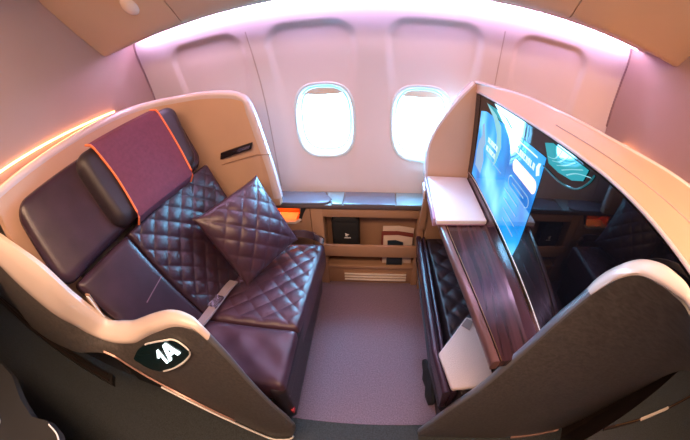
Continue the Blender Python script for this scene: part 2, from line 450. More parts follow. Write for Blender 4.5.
# belts are part of the seat
bp = [B(.33, .02, .02), B(.24, -.004, .022)]
st = ribbon('belt_strap', crom([(-.712, .985, .475), (-.725, .93, .481), (-.745, .84, .480), (-.765, .75, .478), (-.790, .66, .480), (-.80, .62, .474)], 5), (1, -.2, .12), .052, .008, M['belt'], seat)
ribbon('buckle', [(-.739, .865, .489), (-.757, .79, .489)], (1, -.2, .12), .050, .012, M['chrome'], st)
st = ribbon('belt_strap', crom([(-.56, 1.27, .53), (-.47, 1.318, .532), (-.40, 1.335, .522), (-.34, 1.322, .515)], 6), (0, .55, 1), .040, .012, M['leather'], seat)
ribbon('buckle', crom([(-.347, 1.318, .521), (-.315, 1.302, .517), (-.292, 1.292, .508)], 3), (0, .55, 1), .034, .016, M['chrome'], st)

# ------------------------------------------------------------------ pillow
pl, pb = V((-.828, .990, .846)), V((-.622, .952, .484))
pr_, pt = V((-.432, 1.288, .520)), V((-.618, 1.340, .885))
pn = (pr_-pb).cross(pl-pb).normalized()
if pn.x < 0: pn = -pn
piv = empty('throw_pillow', (pb.x, pb.y, pb.z), 'square quilted plum leather pillow standing on its corner against the seat back', 'pillow')
bm = bmesh.new(); NS = 84; qf = quilt(.070, .008, 45, .35)
rows = {}
for sgn in (1, -1):
    for j in range(NS+1):
        for i in range(NS+1):
            s, t = i/NS*2-1, j/NS*2-1
            if sgn < 0 and (abs(s) == 1 or abs(t) == 1): rows[(sgn, i, j)] = rows[(1, i, j)]; continue
            ins = 1-.055*(1-abs(s)**4)*abs(t)**6-.0*abs(s); ins2 = 1-.055*(1-abs(t)**4)*abs(s)**6
            a, b = (s*ins2+1)/2, (t*ins+1)/2
            p = pb*(1-a)*(1-b)+pr_*a*(1-b)+pt*a*b+pl*(1-a)*b
            k = ((1-s*s)*(1-t*t))**.42
            rows[(sgn, i, j)] = bm.verts.new(p+pn*sgn*(.078*k+qf(s*.2, t*.2)*min(k*1.5, 1)))
for sgn in (1, -1):
    for j in range(NS):
        for i in range(NS):
            f = [rows[(sgn, i, j)], rows[(sgn, i+1, j)], rows[(sgn, i+1, j+1)], rows[(sgn, i, j+1)]]
            bm.faces.new(f if sgn > 0 else f[::-1])
bmo('pillow_cover', bm, M['pillow'], piv, 60)

# ------------------------------------------------------------------ seat shell
shell = empty('seat_shell', (-1.0, .9, 0), 'curved tan shell wrapped around the seat, dark outside, cream edge', 'seat shell')
PO = [(-.335,.395,.17),(-.352,.398,.28),(-.382,.40,.402),(-.41,.40,.581),(-.439,.40,.759),(-.478,.40,.881),(-.517,.40,.902),(-.575,.40,.893),(-.66,.398,.845),(-.762,.40,.777),
      (-.86,.385,.72),(-.939,.37,.705),(-1.02,.36,.695),(-1.108,.35,.705),(-1.176,.33,.772),(-1.25,.294,.877),(-1.5,.255,1.11),(-1.75,.25,1.22)]
PK = [(-.332,.39,.13),(-.36,.375,.03),(-.42,.362,.003),(-.477,.36,.002),(-.54,.36,.08),(-.60,.36,.16),(-.64,.36,.205),(-.70,.36,.265),(-.76,.36,.32),(-.83,.36,.37),
      (-.917,.35,.47),(-.965,.34,.55),(-1.007,.33,.615),(-1.09,.315,.635),(-1.2,.29,.62),(-1.3,.265,.61),(-1.55,.24,.62),(-1.8,.24,.62)]
PI = [(-.330,.409,.17),(-.347,.412,.285),(-.377,.414,.408),(-.405,.415,.588),(-.433,.417,.768),(-.473,.422,.892),(-.518,.436,.912),(-.59,.45,.897),(-.70,.46,.845),(-.80,.46,.793),
      (-.87,.455,.76),(-.94,.45,.742),(-.997,.44,.735),(-1.04,.42,.76),(-1.076,.385,.876),(-1.158,.345,1.073),(-1.416,.31,1.215),(-1.7,.30,1.3)]
O_, K_, I_ = crom(PO, 6), crom(PK, 6), crom(PI, 6)
secs = []
for o_, k_, i_ in zip(O_, K_, I_):
    b_ = k_+V((0, .008, -.006 if k_.z > .02 else 0))
    ib = V((i_.x, max(i_.y, b_.y+.01), min(k_.z+.01, i_.z-.03))); dz = V((0, 0, .012))
    mid = (o_+k_)/2+V((0, -.006, 0))
    secs.append([o_-dz, mid, k_, (k_+b_)/2, b_, ib, i_-dz])
loft('side_panel', secs, M['dark'], shell, True, True, 45)
secs = []
for n_, (o_, i_) in enumerate(zip(O_, I_)):
    d = i_-o_; t = (O_[min(n_+1, len(O_)-1)]-O_[max(n_-1, 0)]).normalized(); upn = d.cross(t).normalized()
    if upn.z < 0 and abs(upn.z) > .2: upn = -upn
    if abs(upn.z) <= .2 and upn.x < 0: upn = -upn
    if d.length < 1e-4: d = V((0, .01, 0))
    hgt = min(.016, d.length*.3); o2 = o_-d*.04; i2 = i_+d*.04
    secs.append([o2-upn*.022, o2, o_+d*.08+upn*hgt*.7, o_+d*.3+upn*hgt, o_+d*.7+upn*hgt, o_+d*.92+upn*hgt*.7, i2, i2-upn*.022])
loft('cap', secs[8*6-20:], M['cream'], shell, True, True, 50)
loft('edge_trim', secs[:8*6-19], M['edge'], shell, True, True, 50)
# metal trims along the foot
kk = K_[14:70]
ribbon('foot_trim', [p+V((.0, -.006, .026)) for p in K_[30:76]], (0, -.25, 1), .022, .008, M['trimpink'], shell)
ribbon('silver_trim', [p+V((.0, -.012, .002)) for p in K_[4:58]], (0, -.5, 1), .014, .008, M['silver'], shell)
# seat number badge on the aisle side
def on_side(i, t):                                     # a point on the dark side panel, station i, t from the cap down
    o_, k_ = O_[i], K_[i]; m_ = (o_+k_)/2+V((0, -.006, 0))
    return (o_*(1-2*t)+m_*2*t) if t < .5 else (m_*(2-2*t)+k_*(2*t-1))
def side_hit(px, pz):                                  # the panel's y at a given x, z (a search over stations)
    best = None
    for i in range(len(O_)):
        for k in range(41):
            p = on_side(i, k/40); d = (p.x-px)**2+(p.z-pz)**2
            if best is None or d < best[0]: best = (d, p)
    return best[1].y
def sp(x, z, off=.004): return V((x, side_hit(x, z)-off, z))
BO = [(-.912,.620),(-.86,.675),(-.79,.725),(-.72,.765),(-.655,.800),(-.605,.822),(-.575,.815),(-.555,.775),(-.60,.715),(-.665,.655),(-.735,.600),(-.80,.560),(-.85,.555),(-.885,.58)]
loopb = crom([sp(x, z, .003) for x, z in BO+BO[:1]], 4)[:-1]
cc = sum(loopb, V())/len(loopb); secs = []
for f in (1., 1., .85, .65, .45, .25, .08):
    s_ = []
    for p in loopb:
        q = cc+(p-cc)*f; s_.append(V((q.x, side_hit(q.x, q.z)-.0045, q.z)))
    secs.append(s_)
secs[0] = [p+V((0, .012, 0)) for p in secs[1]]
bm = bmesh.new(); loft_bm(bm, secs)
badge = bmo('number_badge', bm, M['badge'], shell, 30)
tube('badge_rim', [p+V((0, -.003, 0)) for p in loopb[8:44]], .0035, M['silver'], badge, 6)
ya = side_hit(-.72, .69)
DX, DY, DC = V((.150, 0, .135)), V((-.018, 0, .062)), V((-.690, 0, .716))
bm = bmesh.new()
for quad in ([(.22,0),(.33,0),(.33,1),(.22,1)], [(.27,1),(.04,.66),(.12,.54),(.30,.84)], [(.42,0),(.55,0),(.79,1),(.66,1)], [(.88,0),(1.02,0),(.82,1),(.69,1)], [(.52,.22),(.92,.22),(.89,.40),(.58,.40)]):
    pts = []
    for a, b in quad:
        p = DC+DX*(a-.5)+DY*(b-.5); pts.append(V((p.x, side_hit(p.x, p.z)-.0085, p.z)))
    prism_bm(bm, pts, (0, .003, 0))
bmo('badge_digits', bm, M['txt'], badge, 0)

# back of the shell, its rounded rim and the wing beside the window
def plan(pts, per=6): return crom([V((x, y, 0)) for x, y in pts], per)
inner = plan([(-1.338,.345),(-1.334,.70),(-1.322,1.0),(-1.305,1.2),(-1.268,1.31),(-1.185,1.375),(-1.05,1.395),(-.90,1.400),(-.78,1.402),(-.70,1.405),(-.645,1.408),(-.617,1.410),(-.590,1.412),(-.560,1.415),(-.545,1.415)])
TOPZ = [1.386,1.380,1.374,1.366,1.356,1.346,1.338,1.334,1.322,1.306,1.272,1.19,1.05,.86,.70]
topz = [p.z for p in crom([V((0, 0, z)) for z in TOPZ], 6)]
secs, rimsec = [], []
for i, p in enumerate(inner):
    t = (inner[min(i+1, len(inner)-1)]-inner[max(i-1, 0)]).normalized(); out = V((-t.y, t.x, 0))
    th = .088 if i < 18 else .088+(.042-.088)*min(1, (i-18)/14)
    z = topz[i]; q = p+out*th; zr = z+.006
    zb0 = .30+.45*(1-sst(.46, .56, p.y)) if p.x < -1.2 else (.30 if p.x < -.74 else .655)
    secs.append([V((p.x, p.y, zb0)), V((p.x, p.y, z-.03)), V((p.x, p.y, z-.012))+out*.004, V((q.x, q.y, z-.012)), V((q.x, q.y, zb0))])
    a = p+out*.0; r = []
    for f, h in ((0, -.030), (-.02, -.014), (.06, 0), (.35, .006), (.60, .007), (.80, .002), (.96, -.004), (1.02, -.014), (1.02, -.030)):
        w_ = p+out*th*f; r.append(V((w_.x, w_.y, z+h)))
    rimsec.append(r)
loft('back_panel', secs[:31], M['tan'], shell, True, True, 45)
loft('window_wing', secs[30:], M['tan'], shell, True, True, 45)
# the rim is turned to face forward where the wing's front edge drops
for i in range(len(rimsec)):
    if i > 56:
        k = min(1, (i-56)/10); p = inner[i]; out = V((0, 1, 0)); z = topz[i]; th = .042
        fwd = V((.012*k, 0, 0)); dn = V((0, 0, -.012*(1-k)-.003))
        rimsec[i] = [V((p.x, p.y, z))+V((-.030*k, -.002, -.030*(1-k))), V((p.x, p.y-.004, z))+V((-.012*k, 0, -.012*(1-k))), V((p.x, p.y+.004, z))+fwd*.6, V((p.x, p.y+th*.35, z))+fwd, V((p.x, p.y+th*.6, z))+fwd,
                     V((p.x, p.y+th*.8, z))+fwd*.9, V((p.x, p.y+th*.95, z))+fwd*.7, V((p.x, p.y+th+.003, z))+V((-.012*k, 0, -.012*(1-k))), V((p.x, p.y+th+.003, z))+V((-.030*k, 0, -.030*(1-k)))]
loft('rim', rimsec, M['rim'], shell, True, True, 60)
box('plinth', (-1.40, .464, 0), (-.41, .479, .30), M['dark2'], shell)
box('plinth', (-1.39, .479, 0), (-1.27, 1.40, .30), M['dark2'], shell)
# reading light bar set in the wing
rl = prism('reading_light', [(-.835, 1.399, .960), (-.640, 1.399, 1.010), (-.630, 1.399, 1.045), (-.825, 1.399, .998)], (0, -.016, 0), M['bezel'], shell, .004)
prism('lens', [(-.72, 1.383, .998), (-.650, 1.383, 1.016), (-.645, 1.383, 1.033), (-.715, 1.383, 1.014)], (0, -.002, 0), M['chrome'], rl, 0)
tube('wing_crease', [(-.545, 1.409, .965), (-.62, 1.398, .972), (-.84, 1.396, .925)], .002, M['tan_deep'], shell, 6)
# armrest latch showing over the low part of the shell
la = prism('armrest', [(-1.14, .427, .74), (-1.078, .427, .882), (-1.046, .427, .882), (-1.05, .427, .74)], (0, .012, 0), M['tan_deep'], shell, .005)
prism('latch_plate', [(-1.064, .423, .878), (-1.044, .423, .878), (-1.030, .423, .765), (-1.048, .423, .775)], (0, .0035, 0), M['silver'], la, 0)
# warm strip light at the top of the aft partition
o = ribbon('accent_light', [(-1.418, y, 1.436-(y-.448)*.080) for y in [.40+i*.86/10 for i in range(11)]], (0, 0, 1), .008, .006, M['warm'])
tag(o, 'thin glowing amber strip light along the wall behind the seat', 'strip light')

o = ribbon('accent_light_rail', [(1.4235, y, 1.150) for y in [.50+i*.85/10 for i in range(11)]], (0, 0, 1), .016, .014, M['warm2'])
tag(o, 'thin amber strip light on the wall behind the screen housing', 'strip light')

# ------------------------------------------------------------------ storage console under the windows
st = empty('storage_console', (-.15, 1.5, 0), 'tan storage console with open pocket under the window ledge', 'storage console')
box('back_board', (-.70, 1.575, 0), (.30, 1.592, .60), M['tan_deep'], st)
box('left_cabinet', (-.395, 1.475, 0), (-.325, 1.575, .605), M['tan_dark'], st, .003)
bm = bmesh.new()                                       # cabinet front with the cubby's opening
ubox(bm, (-.72, 1.475, .0), (-.398, 1.49, .50)); ubox(bm, (-.455, 1.475, .50), (-.398, 1.49, .605)); ubox(bm, (-.72, 1.475, .598), (-.398, 1.49, .606))
bmo('cabinet_front', bm, M['tan_dark'], st)
cub = prism('cubby', [(-.70, 1.476, .502), (-.487, 1.476, .502), (-.455, 1.476, .535), (-.425, 1.476, .598), (-.70, 1.476, .598)], (0, .095, 0), M['orangeglow'], st)
# open the front of the cubby
bm = bmesh.new(); bm.from_mesh(cub.data); bm.faces.ensure_lookup_table()
ff = min(bm.faces, key=lambda f: f.calc_center_median().y); bmesh.ops.delete(bm, geom=[ff], context='FACES'); bm.to_mesh(cub.data); bm.free()
prism('cubby_end', [(-.470, 1.470, .525), (-.452, 1.470, .525), (-.418, 1.470, .602), (-.445, 1.470, .602)], (0, .09, 0), M['black'], cub)
ribbon('cubby_lip', [(-.70, 1.468, .506), (-.49, 1.468, .506), (-.455, 1.468, .528)], (0, 1, 0), .014, .014, M['cream'], cub)
box('cubby_floor', (-.70, 1.478, .504), (-.49, 1.565, .512), M['floorliner'], cub)
box('cubby_lamp', (-.66, 1.535, .590), (-.48, 1.550, .594), M['amber'], cub)
box('right_stile', (.222, 1.475, 0), (.262, 1.575, .605), M['tan_dark'], st, .003)
box('header_rail', (-.327, 1.478, .540), (.224, 1.505, .597), M['tan_dark'], st, .004)
box('pocket_rail', (-.345, 1.455, .262), (.238, 1.475, .350), M['tan_dark'], st, .006)
box('lower_rail', (-.325, 1.472, .150), (.224, 1.490, .172), M['tan_dark'], st, .003)
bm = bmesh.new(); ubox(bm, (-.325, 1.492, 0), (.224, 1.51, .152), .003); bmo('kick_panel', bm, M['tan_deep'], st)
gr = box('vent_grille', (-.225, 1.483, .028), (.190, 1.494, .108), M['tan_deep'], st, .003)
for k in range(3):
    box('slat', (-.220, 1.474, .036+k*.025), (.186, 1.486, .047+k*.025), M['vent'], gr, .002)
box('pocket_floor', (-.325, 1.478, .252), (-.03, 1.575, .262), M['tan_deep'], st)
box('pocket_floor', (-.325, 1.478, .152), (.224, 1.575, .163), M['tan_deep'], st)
# ledge along the sidewall with lids
lg = empty('window_ledge', (-.2, 1.53, .61), 'glossy blue black ledge with lids along the wall below both windows', 'ledge')
box('ledge_frame', (-.74, 1.460, .608), (.258, 1.615, .632), M['ledgeframe'], lg, .004)
la_pts = [(-.74, 1.461, .630), (-.36, 1.461, .630), (-.315, 1.464, .630), (-.285, 1.475, .630), (-.268, 1.51, .630), (-.325, 1.590, .630), (-.74, 1.60, .630)]
prism('armrest_lid', la_pts, (0, 0, .016), M['ledge'], lg, .006, 3)
for x0, x1 in ((-.262, -.206), (-.200, .086), (.092, .257)):
    xa = x0-.055 if x0 < -.25 else x0
    prism('lid', [(x0, 1.462, .631), (x1, 1.462, .631), (x1, 1.598, .631), (xa, 1.598, .631)], (0, 0, .009), M['lid'] if x1 < 0 or x0 > .09 else M['ledge'], lg, .003)

# pouch and papers in the pocket
pch = empty('amenity_pouch', (-.2, 1.52, .262), 'black zip pouch with small white logo standing in the pocket', 'pouch')
secs = []
for z, x0, x1, y0, y1 in ((.265, -.275, -.125, 1.500, 1.56), (.29, -.283, -.118, 1.490, 1.565), (.46, -.283, -.118, 1.488, 1.565), (.505, -.280, -.122, 1.490, 1.565), (.522, -.268, -.132, 1.497, 1.56), (.530, -.25, -.15, 1.51, 1.55)):
    r = .018; s = []
    for cx, cy, a0 in ((x1-r, y1-r, 0), (x0+r, y1-r, 90), (x0+r, y0+r, 180), (x1-r, y0+r, 270)):
        for a in (0, 30, 60, 90): s.append(V((cx+r*math.cos(math.radians(a0+a)), cy+r*math.sin(math.radians(a0+a)), z)))
    secs.append(s)
loft('pouch_body', secs, M['black'], pch, True, True, 50)
prism('pouch_flap', [(-.285, 1.484, .496), (-.262, 1.484, .537), (-.140, 1.484, .537), (-.116, 1.484, .496)], (0, .082, 0), M['black'], pch, .008)
bm = bmesh.new()                                       # the small bird-like mark: wing and tail strokes
prism_bm(bm, [(-.208, 1.484, .430), (-.202, 1.484, .414), (-.184, 1.484, .408), (-.172, 1.484, .418), (-.186, 1.484, .416), (-.196, 1.484, .424)], (0, .004, 0))
prism_bm(bm, [(-.207, 1.484, .405), (-.196, 1.484, .405), (-.186, 1.484, .398), (-.200, 1.484, .398)], (0, .004, 0))
for k in range(6):
    x = -.214+k*.0095; ubox(bm, (x, 1.484, .377), (x+.006, 1.488, .384+.001*(k % 2)))
bmesh.ops.scale(bm, vec=(.68, 1, .68), verts=bm.verts, space=Matrix.Translation((.193, 0, -.40)))
bmo('pouch_logo', bm, M['white'], pch, 0)
for k, (x0, x1, zt, m_, y, lab, nm, cat) in enumerate((
        (.02, .218, .425, 'paper', 1.545, 'cream folder, rearmost of the papers in the open pocket', 'folder', 'folder'),
        (.012, .215, .395, 'redpaper', 1.530, 'maroon edged booklet between cream folder and cream brochure', 'booklet', 'booklet'),
        (.024, .210, .375, 'paper', 1.515, 'cream brochure standing just behind the dark navy card', 'brochure', 'brochure'),
        (.050, .152, .350, 'navy', 1.497, 'dark navy safety card in front of the papers in the pocket', 'card', 'safety card'))):
    z0 = .165
    o = prism(nm, [(x0, y, z0), (x1, y, z0), (x1-.003, y+.012, zt-.012), ((x0+x1)/2, y+.012, zt+.004), (x0+.003, y+.012, zt)], (0, .008, 0), M[m_], None, .0015)
    tag(o, lab, cat, 'papers in the side pocket')

# ------------------------------------------------------------------ right side: ottoman in the footwell
ot = empty('ottoman', (.33, .95, 0), 'dark quilted footrest bench under the wooden console', 'ottoman')
def ex(y): return lerp([(.44, .268), (.671, .231), (1.0, .218), (1.44, .210)], y)
def fx(y): return lerp([(.44, .335), (.542, .33), (.82, .309), (1.1, .29), (1.5, .276)], y)
ys = [.475+i*.945/24 for i in range(25)]
def roll(f0, f1, zb, zt, m, nm):
    secs = []
    for y in ys:
        x0, x1 = f0(y), f1(y); s = []
        for k in range(9):
            a = math.pi*(1-k/8); s.append(V(((x0+x1)/2+math.cos(a)*(x1-x0)/2, y, zt-.02+.02*math.sin(a))))
        secs.append([V((x0+.25*(fx(y)-x0), y, zb))]+s+[V((x1, y, zb))])
    return loft(nm, secs, M[m], ot, True, True, 60)
roll(lambda y: ex(y), lambda y: ex(y)+.034, .30, .462, 'leather', 'bolster')
roll(lambda y: ex(y)+.036, lambda y: ex(y)+.058, .30, .456, 'leather', 'bolster')
cushion('quilted_top', [(.335, .465, .452), (.470, .465, .452), (.470, 1.42, .452), (.270, 1.42, .452)], (0, 0, 1), .15, .01, .02, M['leather_dark'], ot, disp=quilt(.075, .015, 45), nu=40, nv=130, edge_h=.01)
secs = [[V((fx(y), y, 0)), V((fx(y), y, .15)), V((ex(y)+.012, y, .30)), V((.47, y, .30)), V((.47, y, 0))] for y in ys]
loft('bench_base', secs, M['leather_dark'], ot)
# pale folded blanket on the aisle end of the bench
bl = prism('folded_blanket', [(.252, .640, .464), (.392, .822, .464), (.462, .80, .464), (.462, .475, .464), (.292, .475, .464)], (0, 0, .022), M['blanket'], None, .008, 3)
tag(bl, 'pale folded blanket lying at the aisle end of the quilted bench', 'blanket')
prism('corner_tag', [(.362, .772, .487), (.392, .808, .487), (.418, .79, .487), (.395, .745, .487)], (0, 0, .003), M['tag'], bl)
bmc = bmesh.new(); secs = []
for i, (y, w_, h_) in enumerate(((.60, .030, .05), (.66, .046, .09), (.71, .036, .12), (.76, .050, .13), (.81, .040, .10), (.86, .030, .06))):
    x = fx(y)-.021-.004*(i % 2)
    secs.append([V((x-w_*.5, y, .002)), V((x-w_*.6, y+.01, h_*.5)), V((x-w_*.1, y, h_)), V((x+.012, y-.006, h_*.9)), V((x+.010, y, .002))])
loft_bm(bmc, secs); bmesh.ops.subdivide_edges(bmc, edges=list(bmc.edges), cuts=1, use_grid_fill=True, smooth=.6)
o = bmo('cloth_bag', bmc, M['black'], None, 60); tag(o, 'small crumpled black cloth bag on the carpet against the bench', 'bag')

# ------------------------------------------------------------------ wooden console below the screen
cs = empty('side_console', (.4, .95, 0), 'glossy plum wooden console running below the black screen', 'console')
EDGE = [(.250, 1.492), (.253, 1.25), (.262, 1.06), (.284, .85), (.308, .663), (.337, .455), (.342, .42)]
edge = crom([(x, y, 0) for x, y in EDGE], 6)
secs = [[V((p.x+.026, p.y, .748)), V((p.x+.026, p.y, .780)), V((.455, p.y, .780)), V((.470, p.y, .787)), V((.4765, p.y, .805)), V((.4775, p.y, .838)), V((.4775, p.y, .748))] for p in edge]
loft('wood_top', secs, M['wood'], cs, True, True, 30)
secs = [[V((p.x+.025, p.y, .775)), V((p.x+.020, p.y, .783)), V((p.x+.006, p.y, .783)), V((p.x-.002, p.y, .775)), V((p.x-.002, p.y, .755)), V((p.x+.004, p.y, .735)), V((p.x+.025, p.y, .735))] for p in edge]
loft('edge_rail', secs, M['woodedge'], cs, True, True, 50)
tube('inlay', [(p.x+.0275, p.y, .7815) for p in edge], .0016, M['bronze'], cs, 6)
box('back_panel', (.478, .42, 0), (.50, 1.50, .80), M['dark2'], cs)
box('window_end_panel', (.2635, 1.44, 0), (.478, 1.492, .748), M['tan_dark'], cs, .004)
prism('corner_bracket', [(.222, 1.425, .50), (.262, 1.425, .50), (.262, 1.425, .735), (.236, 1.425, .735), (.228, 1.425, .64)], (0, .029, 0), M['tan_dark'], cs, .006)

# tray table lying on the console
tr = empty('tray_table', (.36, 1.28, .785), 'white tray table panel lying on the wooden console', 'tray table')
prism('table_leaf', [(.240, 1.076, .7885), (.4695, 1.082, .7885), (.4695, 1.488, .7885), (.252, 1.488, .7885)], (0, 0, .020), M['tray'], tr, .003)
prism('table_edge', [(.240, 1.074, .7845), (.466, 1.080, .7845), (.466, 1.092, .7845), (.248, 1.086, .7845)], (0, 0, .0035), M['trayedge'], tr, .002)
prism('side_hinge', [(.230, 1.10, .760), (.236, 1.485, .760), (.2465, 1.485, .760), (.246, 1.10, .760)], (0, 0, .040), M['trayedge'], tr, .003)
prism('hinge_cap', [(.218, 1.36, .740), (.222, 1.450, .740), (.235, 1.450, .740), (.229, 1.36, .740)], (0, 0, .052), M['rim'], tr, .004)

# ------------------------------------------------------------------ screen housing, screen
hs = empty('screen_housing', (.6, .9, 0), 'tall tan housing with sloping top around the black screen', 'screen housing')
INN = [(.470, 1.512, 1.276), (.474, 1.25, 1.290), (.474, .978, 1.303), (.474, .664, 1.322), (.474, .43, 1.337), (.474, .175, 1.341), (.49, -.05, 1.34)]
OUT = [(.478, 1.512, 1.322), (.520, 1.297, 1.336), (.570, 1.093, 1.348), (.588, .890, 1.356), (.658, .637, 1.360), (.808, .434, 1.360), (.95, .25, 1.345)]
inn, out_ = crom(INN, 6), crom(OUT, 6)
def zb_(y): return .45 if y > .62 else 1.315-.055*min(1, max(0, (y-.45)/.17))
secs = []
for a, b in zip(inn, out_):
    secs.append([a, a+V((.004, 0, .010)), a*.5+b*.5+V((0, 0, .010)), b+V((-.012, 0, .008)), V((b.x+.02, b.y, b.z-.03)), V((b.x+.02, b.y, zb_(a.y))), V((max(a.x+.036, .53), a.y, zb_(a.y))), V((max(a.x+.036, .515), a.y, a.z-.004))])
loft('housing_top', secs, M['tan'], hs, True, True, 30)
tube('outer_rim', [p+V((-.004, 0, .004)) for p in out_], .012, M['rim'], hs, 10, .8)
tube('inner_rim', [p+V((.001, 0, .005)) for p in inn[2:]], .0045, M['rim'], hs, 8)
gp = []
for i in range(17, 37):
    a, b = inn[i], out_[i]; gp.append(a*.62+b*.38+V((0, 0, .0108)))
tube('groove', gp, .0016, M['groove'], hs, 6)
# panel between screen and window, facing the aisle, with its curved pale rim
RP = [(.465, 1.316), (.40, 1.240), (.345, 1.165), (.303, 1.10), (.268, 1.03), (.248, .951), (.248, .86), (.250, .79)]
rp = crom([(x, 1.5, z) for x, z in RP], 5)
prism('return_panel', [V(p) for p in rp]+[V((.4765, 1.5, .79)), V((.4765, 1.5, 1.318))], (0, .05, 0), M['tan'], hs, 0, smooth=30)
secs = []
for i, p in enumerate(rp):
    t = (rp[min(i+1, len(rp)-1)]-rp[max(i-1, 0)]).normalized(); o_ = V((t.z, 0, -t.x))
    if o_.x > 0: o_ = -o_
    secs.append([p-o_*.004+V((0, -.004, 0)), p+o_*.006+V((0, -.003, 0)), p+o_*.012+V((0, .015, 0)), p+o_*.012+V((0, .045, 0)), p-o_*.004+V((0, .056, 0))])
loft('return_rim', secs, M['rim'], hs, True, True, 60)

sn = empty('screen', (.48, .9, .82), 'large black glass screen lit blue at the window end', 'screen')
SX = .4795
prism('screen_glass', [(SX, 1.503, .822), (SX, .425, .862), (SX, .405, .99), (SX, .375, 1.09), (SX, .345, 1.165), (SX, .305, 1.23), (SX, .270, 1.272), (SX, .225, 1.302), (SX, .15, 1.322), (SX, .13, 1.334), (SX, .43, 1.330), (SX, .664, 1.316), (SX, .978, 1.297), (SX, 1.505, 1.268)], (.018, 0, 0), M['glass'], sn)
tube('lower_trim', [(SX-.001, 1.49, .841), (SX-.001, 1.35, .853), (SX-.001, .9, .857), (SX-.001, .43, .859)], .0018, M['silver'], sn, 6)
prism('side_bezel', [(SX-.001, 1.503, .826), (SX-.001, 1.438, .845), (SX-.001, 1.438, 1.270), (SX-.001, 1.504, 1.268)], (-.001, 0, 0), M['bezel'], sn)

def screen_mat(name, fn):
    m = bpy.data.materials.new(name); m.use_nodes = True
    nt = m.node_tree; b = nt.nodes['Principled BSDF']
    b.inputs['Base Color'].default_value = (.004, .004, .006, 1); b.inputs['Roughness'].default_value = .03; b.inputs['Coat Weight'].default_value = 0.
    fn(nt, b); return m
def pic(nt, b):
    tc = nt.nodes.new('ShaderNodeTexCoord'); sx = nt.nodes.new('ShaderNodeSeparateXYZ'); nt.links.new(tc.outputs['Object'], sx.inputs[0])
    n = nt.nodes.new('ShaderNodeTexNoise'); n.inputs['Scale'].default_value = 5.; n.inputs['Detail'].default_value = 1.5; nt.links.new(tc.outputs['Object'], n.inputs['Vector'])
    r = nt.nodes.new('ShaderNodeValToRGB'); e = r.color_ramp.elements
    e[0].position = .30; e[0].color = (.004, .10, .36, 1); e[1].position = .72; e[1].color = (.16, .52, .80, 1)
    x = e.new(.52); x.color = (.008, .26, .66, 1)
    nt.links.new(n.outputs['Fac'], r.inputs['Fac'])
    nt.links.new(r.outputs['Color'], b.inputs['Emission Color']); b.inputs['Emission Strength'].default_value = 1.7
def flat(col, s):
    def f(nt, b): b.inputs['Emission Color'].default_value = (*col, 1); b.inputs['Emission Strength'].default_value = s
    return f
M['pic'] = screen_mat('screen_blue_picture', pic)
M['teal'] = screen_mat('screen_teal', flat((.0, .38, .47), .9))
M['teal2'] = screen_mat('screen_pale_teal', flat((.30, .78, .88), .8))
M['sky'] = screen_mat('screen_pale_blue', flat((.34, .62, .95), .75))
M['swhite'] = screen_mat('screen_white', flat((.75, .93, 1.), 1.1))
M['pill'] = screen_mat('screen_button', flat((1., .82, .74), 1.15))
M['tline'] = screen_mat('screen_teal_line', flat((.02, .16, .2), .6))
def sq(pts, lay=1): return [V((SX-.0012*lay, y, z)) for y, z in pts]
def spoly(name, pts, m, lay=1, parent=None): return prism(name, sq(pts, lay), (-.0008, 0, 0), M[m], parent or sn, 0, smooth=0)
pc = spoly('picture_area', [(1.43, .862), (1.405, 1.205), (1.33, 1.222), (.90, 1.243), (.752, 1.252), (.775, .93), (.79, .862)], 'pic', 1)
spoly('teal_flourish', [(1.315, 1.262), (1.18, 1.268), (1.10, 1.262), (1.03, 1.2405), (1.16, 1.235)], 'teal', 2)
bmx = bmesh.new()                                      # pale spray falling from the top edge
prism_bm(bmx, sq([(1.330, 1.264), (1.20, 1.245), (1.13, 1.215), (1.10, 1.14), (1.13, 1.06), (1.16, 1.03), (1.145, 1.10), (1.165, 1.17), (1.22, 1.22)], 3), (-.0006, 0, 0))
bmo('pale_spray', bmx, M['teal2'], sn, 0)
fl = spoly('teal_flower', [(.748, 1.262), (.775, 1.290), (.73, 1.307), (.60, 1.314), (.545, 1.318), (.555, 1.285), (.60, 1.262), (.67, 1.248), (.73, 1.246)], 'teal', 2)
for k in range(5):
    y0 = .70-k*.028
    p = crom([(SX-.004, y0+.04, 1.262), (SX-.004, y0, 1.275+.003*k), (SX-.004, y0-.02-.01*k, 1.308)], 6)
    ribbon('petal_line', p, (0, 1, 0), .006, .001, M['teal2'], fl)
tube('arc_line', crom([(SX-.002, .76, 1.225), (SX-.002, .66, 1.228), (SX-.002, .58, 1.25), (SX-.002, .535, 1.29), (SX-.002, .52, 1.318)], 5), .0025, M['tline'], fl, 6)
# pale standing shape on the left of the picture
spoly('pale_figure', [(1.395, .93), (1.30, .925), (1.285, 1.0), (1.31, 1.05), (1.29, 1.08), (1.318, 1.13), (1.335, 1.165), (1.36, 1.15), (1.35, 1.10), (1.385, 1.06), (1.40, 1.0)], 'sky', 2)
